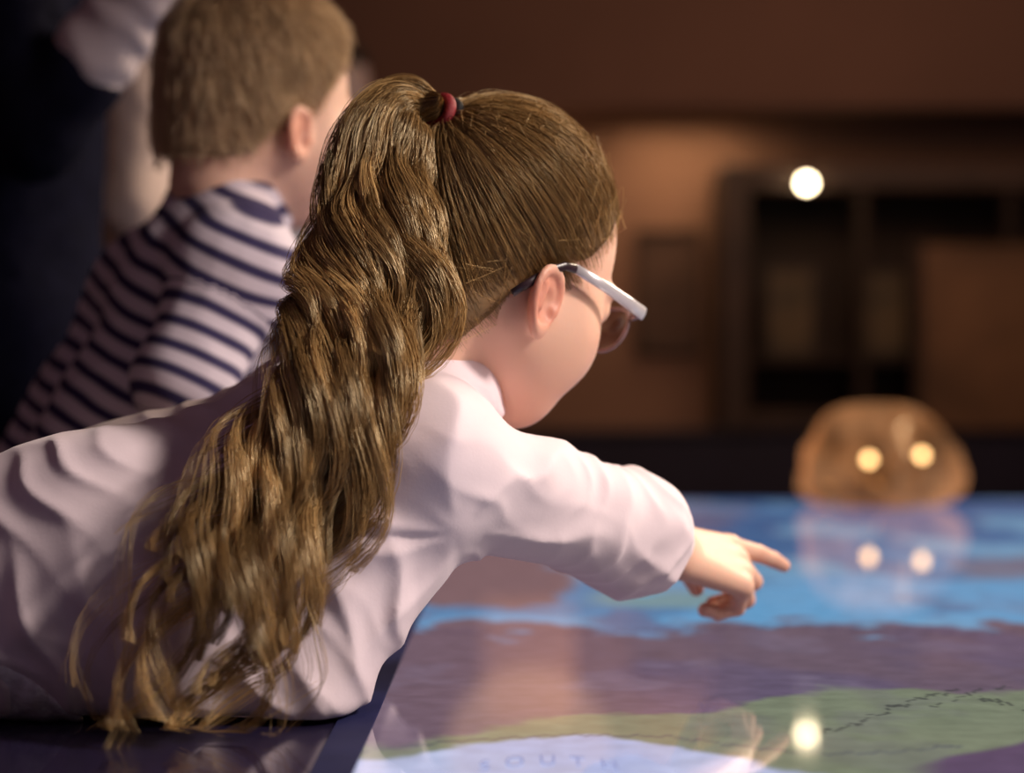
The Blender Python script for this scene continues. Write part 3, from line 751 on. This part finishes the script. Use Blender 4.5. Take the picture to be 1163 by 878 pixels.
land=(1-ss(-18,18,px-(660+n1*160)))*(1-ss(-4,4,py-(690+n2*22)))*ss(596,606,py+n1*30); lay(land*wat,c3(126,100,106))
land2=ss(-20,20,px-(1100+n1*160))*ss(630,638,py+n2*18)*(1-ss(652,660,py+n1*20)); lay(land2*wat*.7,c3(128,106,112))
land3=ss(-20,20,px-(690+n1*120))*(1-ss(-20,20,px-(840+n4*120)))*ss(572,578,py+n2*8)*(1-ss(600,608,py+n1*14)); lay(land3*wat*.7,c3(110,98,122))
strip=ss(672,677,py+n2*10)*(1-ss(688,693,py+n2*10))*ss(650,700,px)*(1-ss(800,860,px)); lay(strip*wat*.7,c3(132,152,140))
green=ss(-5,5,py-(784+np.clip(900-px,0,600)*.125+n1*50+n2*24)); lay(green*.92,c3(128,138,112))
lay(green*ss(.05,.2,n3+n2*.6)*.5,c3(148,144,122))
lay(green*ss(.03,.18,n5)*.5,c3(120,122,116))
lowb=ss(-3,3,py-(842+((px-640)/230)**2*26+n2*26+n5*12)); lay(lowb,c3(172,184,226))
lay(lowb*ss(-.05,.15,n1)*.5,c3(204,210,236))
rb=ss(-4,4,py-(838+(1163-px)*.32+n1*40))*ss(1020,1080,px); lay(rb,c3(98,78,106))
def polyline(pts,wpx,c,wob=4,dash=None):
    d=np.full(X.shape,1e9)
    qx=px+wob*np.sin(X*260)+wob*.6*np.sin(Y*410+1); qy=py+wob*.5*np.sin(X*330+2)+wob*.35*np.sin(X*700)
    for (a,b) in zip(pts[:-1],pts[1:]):
        bx,by=b[0]-a[0],b[1]-a[1]; t=np.clip(((qx-a[0])*bx+(qy-a[1])*by)/(bx*bx+by*by),0,1)
        d=np.minimum(d,np.hypot(qx-a[0]-t*bx,qy-a[1]-t*by))
    mk=1-ss(wpx*.5,wpx*1.3,d)
    if dash: mk=mk*(np.sin(X*dash)>-.2)
    lay(mk*.7,c)
polyline([(905,838),(960,828),(1020,803),(1052,792),(1085,786),(1112,793),(1140,800),(1175,812)],1.3,c3(52,54,56),4)
polyline([(1040,806),(1075,800),(1110,786),(1150,782)],1.1,c3(62,64,64),3,dash=300)
polyline([(400,856),(520,843),(640,836),(760,838),(850,850),(930,858),(1010,856),(1090,848)],1.0,c3(70,76,92),2)
polyline([(455,716),(600,722),(760,716),(900,712),(1100,722),(1180,716)],1.0,c3(78,66,90),3)
Vx=np.stack([X,Y,np.full(X.shape,TZ+.0008)],-1).reshape(-1,3)
NX,NY_=X.shape; ii=(np.arange(NX-1)[:,None]*NY_+np.arange(NY_-1)[None]).reshape(-1)
Qs=np.stack([ii,ii+NY_,ii+NY_+1,ii+1],1)
m_scr=bpy.data.materials.new('map_screen'); m_scr.use_nodes=True; nt=m_scr.node_tree; b=nt.nodes['Principled BSDF']
b.inputs['Base Color'].default_value=(.012,.012,.018,1); b.inputs['Roughness'].default_value=.045; b.inputs['Specular IOR Level'].default_value=.8
at=nt.nodes.new('ShaderNodeAttribute'); at.attribute_name='mapcol'
tc=nt.nodes.new('ShaderNodeTexCoord'); nz=nt.nodes.new('ShaderNodeTexNoise'); nz.inputs['Scale'].default_value=45; nz.inputs['Detail'].default_value=5
nt.links.new(tc.outputs['Object'],nz.inputs['Vector'])
mr=nt.nodes.new('ShaderNodeMapRange'); mr.inputs['From Min'].default_value=.3; mr.inputs['From Max'].default_value=.7; mr.inputs['To Min'].default_value=.85; mr.inputs['To Max'].default_value=1.12
nt.links.new(nz.outputs['Fac'],mr.inputs['Value'])
vm=nt.nodes.new('ShaderNodeVectorMath'); vm.operation='SCALE'; nt.links.new(at.outputs['Color'],vm.inputs[0]); nt.links.new(mr.outputs[0],vm.inputs['Scale'])
nt.links.new(vm.outputs[0],b.inputs['Emission Color']); b.inputs['Emission Strength'].default_value=.86
scr=mesh_np('screen',Vx,Qs,m_scr,Tb,label='glowing map screen with blue water and green land',smooth=False)
ca=scr.data.attributes.new('mapcol','FLOAT_COLOR','POINT'); cc=np.concatenate([col.reshape(-1,3),np.ones((X.size,1))],1).astype(np.float32); ca.data.foreach_set('color',cc.ravel())
# map lettering on the screen
tcu=bpy.data.curves.new('lettering','FONT'); tcu.body='SOUTH'; tcu.size=.0138; tcu.space_character=2.1; tcu.align_x='CENTER'
to=bpy.data.objects.new('tmp',tcu); COL.objects.link(to); bpy.context.view_layer.update()
tm=bpy.data.meshes.new_from_object(to.evaluated_get(bpy.context.evaluated_depsgraph_get())); bpy.data.objects.remove(to)
cv=np.array([v.co[:] for v in tm.vertices]); fc=[list(p.vertices) for p in tm.polygons]
tv=np.stack([cv[:,0]+.020,cv[:,1]*3.0+1.088-14*cv[:,0]**2,np.full(len(cv),TZ+.0014)],1)
m_let=mat('map_letter_ink',(.02,.02,.04),.3,.1,50,emit=.85,ecol=lin(138,148,196))
mesh_np('lettering',tv,fc,m_let,scr,smooth=False)
# ================================================================== AMBER LAMP ON TABLE
Ac=A_(.685,3.74,TZ+.001)
Al=empty('glass_lamp',tuple(Ac),'amber glass lamp with two small bulbs standing at the far end of the table','lamp')
m_amb=bpy.data.materials.new('amber_glass'); m_amb.use_nodes=True; nt=m_amb.node_tree; nt.nodes.clear()
o_=nt.nodes.new('ShaderNodeOutputMaterial'); mx=nt.nodes.new('ShaderNodeMixShader'); mx2=nt.nodes.new('ShaderNodeMixShader'); tr=nt.nodes.new('ShaderNodeBsdfTransparent'); tl=nt.nodes.new('ShaderNodeBsdfTranslucent'); gs=nt.nodes.new('ShaderNodeBsdfGlossy')
tr.inputs['Color'].default_value=(.95,.74,.52,1); tl.inputs['Color'].default_value=(.82,.44,.20,1); gs.inputs['Roughness'].default_value=.25; gs.inputs['Color'].default_value=(1,.80,.58,1)
tc=nt.nodes.new('ShaderNodeTexCoord'); nz=nt.nodes.new('ShaderNodeTexNoise'); nz.inputs['Scale'].default_value=12; nz.inputs['Detail'].default_value=3; nt.links.new(tc.outputs['Object'],nz.inputs['Vector'])
mr=nt.nodes.new('ShaderNodeMapRange'); mr.inputs['From Min'].default_value=.35; mr.inputs['From Max'].default_value=.65; mr.inputs['To Min'].default_value=.0; mr.inputs['To Max'].default_value=.18; nt.links.new(nz.outputs['Fac'],mr.inputs['Value'])
nt.links.new(mr.outputs[0],mx.inputs[0]); nt.links.new(tr.outputs[0],mx.inputs[1]); nt.links.new(tl.outputs[0],mx.inputs[2])
mx2.inputs[0].default_value=.05; nt.links.new(mx.outputs[0],mx2.inputs[1]); nt.links.new(gs.outputs[0],mx2.inputs[2])
em=nt.nodes.new('ShaderNodeEmission'); em.inputs['Color'].default_value=(1,.48,.22,1)  # emission puts the bulbs' glow into the glass, stronger at its edges
mr2=nt.nodes.new('ShaderNodeMapRange'); mr2.inputs['From Min'].default_value=.42; mr2.inputs['From Max'].default_value=.66; mr2.inputs['To Min'].default_value=.0; mr2.inputs['To Max'].default_value=.17; nt.links.new(nz.outputs['Fac'],mr2.inputs['Value'])
lw=nt.nodes.new('ShaderNodeLayerWeight'); lw.inputs['Blend'].default_value=.35
ml=nt.nodes.new('ShaderNodeMath'); ml.operation='MULTIPLY'; ml.inputs[1].default_value=.15; nt.links.new(lw.outputs['Facing'],ml.inputs[0])
md=nt.nodes.new('ShaderNodeMath'); md.operation='ADD'; nt.links.new(ml.outputs[0],md.inputs[0]); nt.links.new(mr2.outputs[0],md.inputs[1]); nt.links.new(md.outputs[0],em.inputs['Strength'])
ad=nt.nodes.new('ShaderNodeAddShader'); nt.links.new(mx2.outputs[0],ad.inputs[0]); nt.links.new(em.outputs[0],ad.inputs[1]); nt.links.new(ad.outputs[0],o_.inputs['Surface'])
prof=[(.098,.001),(.122,.010),(.143,.030),(.150,.058),(.146,.085),(.136,.110),(.118,.130),(.110,.150),(.098,.168),(.078,.182),(.054,.190),(.028,.193),(.0,.194)]
def lump(a,z): return 1+.08*math.cos(5*a+.6)+.06*math.sin(3*a+z*30)+.045*math.cos(9*a+z*60)
MB().lathe(prof,Ac,64,lump).build('shade',m_amb,Al,smooth=True)
MB().lathe([(.0,0),(.070,0),(.072,.002),(.070,.004),(.0,.004)],Ac,40).build('base',mat('amber_base',(.30,.16,.07),.6,.1,30),Al)
m_bulb=mat('warm_bulb',(1,.8,.5),.4,.02,5,emit=7,ecol=(1.0,.74,.42))
for bx,by in ((987,522),(1047,517)):
    c=P(bx,by,3.69); V,Q=sphere_mesh(c,.0095)
    bo=MB().add(V,Q).build('bulb',m_bulb,Al,smooth=True)
    MB().tube([A_(c[0],c[1],TZ+.005),A_(c[0],c[1],c[2]-.009)],.0025,8).build('bulb_stem',m_tip,bo)
# ================================================================== ROOM
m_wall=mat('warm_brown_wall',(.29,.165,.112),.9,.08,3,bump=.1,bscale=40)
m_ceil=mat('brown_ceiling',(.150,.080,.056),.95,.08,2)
m_floor=mat('dark_floor',(.05,.035,.03),.5,.2,4)
m_low=mat('dark_wainscot',(.020,.016,.040),.6,.2,6)
m_wood=mat('dark_brown_wood',(.058,.031,.019),.6,.25,9)
m_panel=mat('orange_brown_board',(.235,.120,.056),.6,.55,2.2)
m_inner=mat('cabinet_inner',(.040,.023,.015),.8,.4,5)
BY=7.2
st_=dict(kind='structure')
MB().box(-3,4,-1.5,BY+.1,-.05,0).build('floor',m_floor,**st_)
MB().box(-3,4,-1.5,BY+.1,2.9,3.0).build('ceiling',m_ceil,**st_)
MB().box(-3,4,BY,BY+.1,0,2.9).build('wall_back',m_wall,**st_)
MB().box(-3.1,-3,-1.5,BY+.1,0,2.9).build('wall_left',m_wall,**st_)
MB().box(4,4.1,-1.5,BY+.1,0,2.9).build('wall_right',m_wall,**st_)
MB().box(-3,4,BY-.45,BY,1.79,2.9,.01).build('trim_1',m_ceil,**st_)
MB().box(-3,4,BY-.40,BY,0,.685,.01).box(-3,4,BY-.42,BY,.685,.70,.004).build('trim_2',m_low,**st_)
def bp(x,y,D): p=P(x,y,D); return p[0],p[2]
Cb=empty('display_cabinet',(1.35,BY-.2,.70),'large dark wooden display cabinet built against the back wall under a bright lamp','cabinet')
cx0,cz1=bp(818,186,6.85); cx1=2.35; cz0=.701
MB().box(cx0,cx0+.10,BY-.36,BY-.002,cz0,cz1,.008).box(cx1-.10,cx1,BY-.36,BY-.002,cz0,cz1,.008).box(cx0+.1,cx1-.1,BY-.36,BY-.002,cz1-.09,cz1,.008).box(cx0+.1,cx1-.1,BY-.36,BY-.002,cz0,cz0+.06,.008).build('frame',m_wood,Cb)
MB().box(cx0+.1,cx1-.1,BY-.03,BY-.004,cz0+.06,cz1-.09).build('back_panel',m_inner,Cb)
MB().box(cx0+.1,cx1-.1,BY-.30,BY-.03,.93,.95,.003).build('shelf',m_inner,Cb)
for x in (1.19,1.70): MB().box(x,x+.035,BY-.35,BY-.30,cz0+.06,cz1-.09,.004).build('mullion',m_inner,Cb)
m_ex=mat('dim_exhibit',(.085,.050,.022),.6,.9,7,emit=.010,ecol=(1,.50,.18)); m_exf=mat('exhibit_frame',(.045,.026,.016),.5,.2,9)
for (x0_,x1_,y0_,y1_,lb) in ((868,928,300,405,'dim brown framed exhibit in the cabinet, left of the dividing post'),(968,1035,305,400,'dim brown framed exhibit in the cabinet, right of the dividing post')):
    a0,b1=bp(x0_,y0_,7.0); a1_,b0=bp(x1_,y1_,7.0); b0=.951
    ex=empty('exhibit_frame',((a0+a1_)/2,7.0,b0),lb,'exhibit','framed exhibits in the cabinet')
    MB().box(a0,a0+.02,6.99,7.03,b0,b1,.003).box(a1_-.02,a1_,6.99,7.03,b0,b1,.003).box(a0+.02,a1_-.02,6.99,7.03,b1-.02,b1,.003).box(a0+.02,a1_-.02,6.99,7.03,b0,b0+.02,.003).build('frame',m_exf,ex)
    MB().box(a0+.02,a1_-.02,7.005,7.02,b0+.02,b1-.02).build('picture',m_ex,ex)
a0,b1=bp(1066,272,6.55)
pb=empty('display_board',(a0+.3,6.79,.701),'orange brown upright board standing in front of the cabinet at the right','board')
MB().box(a0,a0+.62,6.79,6.835,.701,b1,.006).build('panel',m_panel,pb)
MB().box(a0-.03,a0,6.785,6.838,.701,b1+.02,.005).build('edge_frame',m_wood,pb)
MB().box(a0+.62,a0+.65,6.785,6.838,.701,b1+.02,.005).build('edge_frame',m_wood,pb)
a0,b1=bp(722,260,7.16); a1_,b0=bp(796,400,7.16)
pf=empty('framed_picture',((a0+a1_)/2,BY,b0),'dark brown framed picture hanging on the warm lit wall beside the cabinet','picture')
MB().box(a0,a0+.018,BY-.04,BY-.001,b0,b1,.003).box(a1_-.018,a1_,BY-.04,BY-.001,b0,b1,.003).box(a0+.018,a1_-.018,BY-.04,BY-.001,b1-.018,b1,.003).box(a0+.018,a1_-.018,BY-.04,BY-.001,b0,b0+.018,.003).build('frame',m_wood,pf)
MB().box(a0+.018,a1_-.018,BY-.025,BY-.002,b0+.018,b1-.018).build('canvas',mat('dim_canvas',(.10,.054,.036),.7,.35,7),pf)
lp=P(916,208,6.78)
Lm=empty('hanging_lamp',(lp[0],lp[1],lp[2]),'small bright round lamp hanging before the top of the dark cabinet','lamp')
V,Q=sphere_mesh(lp,.018); MB().add(V,Q).build('bulb',mat('bright_bulb',(1,.85,.6),.4,.02,5,emit=30,ecol=(1,.80,.50)),Lm,smooth=True)
MB().tube([lp+A_(0,0,.016),lp+A_(0,0,.06)],.012,12).tube([lp+A_(0,0,.06),A_(lp[0],lp[1],1.79)],.003,8).build('cord',m_tip,Lm)
# added glowing shade behind the girl, for the warm column mirrored in the table
sp=P(600,285,7.10)
Sc=empty('added_wall_glow',(sp[0],BY,sp[2]),'added dim warm glowing shade on the back wall, hidden behind the girl','lamp')
Vs=[];Qs_=[]
for k,(r_,z_) in enumerate(((.15,-.22),(.165,-.20),(.17,.0),(.165,.20),(.15,.22))):
    for j in range(13):
        a=math.pi+math.pi*j/12; Vs.append((sp[0]+r_*math.cos(a),BY-.002+.55*r_*math.sin(a),sp[2]+z_))
for k in range(4):
    for j in range(12): Qs_.append([k*13+j,k*13+j+1,(k+1)*13+j+1,(k+1)*13+j])
MB().add(Vs,Qs_).build('shade',mat('added_glow_shade',(.45,.24,.14),.8,.1,9,emit=.20,ecol=(1,.42,.20)),Sc,smooth=True)
MB().box(sp[0]-.05,sp[0]+.05,BY-.05,BY-.001,sp[2]-.05,sp[2]+.05,.005).build('bracket',m_wood,Sc)
# ================================================================== LIGHTS
def light(name,typ,loc,energy,col,size=.5,target=None,**k):
    l=bpy.data.lights.new(name,typ); l.energy=energy; l.color=col
    if typ=='AREA': l.size=size
    else: l.shadow_soft_size=size
    for a,v in k.items(): setattr(l,a,v)
    o=bpy.data.objects.new(name,l); COL.objects.link(o); o.location=tuple(loc)
    if target is not None:
        from mathutils import Vector
        o.rotation_euler=(Vector(tuple(target))-Vector(tuple(loc))).to_track_quat('-Z','Y').to_euler()
    return o
light('key_light','SPOT',(1.30,.95,1.85),128,(1,.86,.76),.15,(0.10,1.40,.84),spot_size=math.radians(48),spot_blend=1.0)
light('soft_front','AREA',(1.5,.65,1.6),9,(1,.86,.78),.4,(.05,1.4,.85))
light('violet_fill','AREA',(-1.0,.2,1.7),.9,(.74,.52,.95),1.2,(-.2,1.4,.7))
light('rim_light','AREA',(1.45,2.8,1.9),42,(1,.80,.58),.45,(-.05,1.6,.95))
light('added_wall_light','POINT',sp+A_(0,-.32,.26),1.1,(1,.56,.30),.28)  # added point light for the warm wall glow, no lamp seen there
light('wall_wash','AREA',(.60,BY-.20,1.775),2.4,(1,.66,.38),.40,(.60,BY-.05,.9))
light('room_warm','AREA',(1.0,5.0,2.8),26,(1,.61,.42),1.6,(.6,7.2,1.5))
w=bpy.data.worlds.new('world'); sc.world=w; w.use_nodes=True
w.node_tree.nodes['Background'].inputs[0].default_value=(.10,.055,.055,1); w.node_tree.nodes['Background'].inputs[1].default_value=.25
# ================================================================== CAMERA
cam=bpy.data.cameras.new('camera'); co=bpy.data.objects.new('camera',cam); COL.objects.link(co)
co.location=(0,0,CZ); co.rotation_euler=(math.pi/2,0,0)
cam.sensor_fit='HORIZONTAL'; cam.sensor_width=36; cam.lens=70; cam.shift_y=16/1163.0
cam.clip_start=.02; cam.clip_end=60
cam.dof.use_dof=True; cam.dof.focus_distance=1.29; cam.dof.aperture_fstop=3.2; cam.dof.aperture_blades=0
sc.camera=co
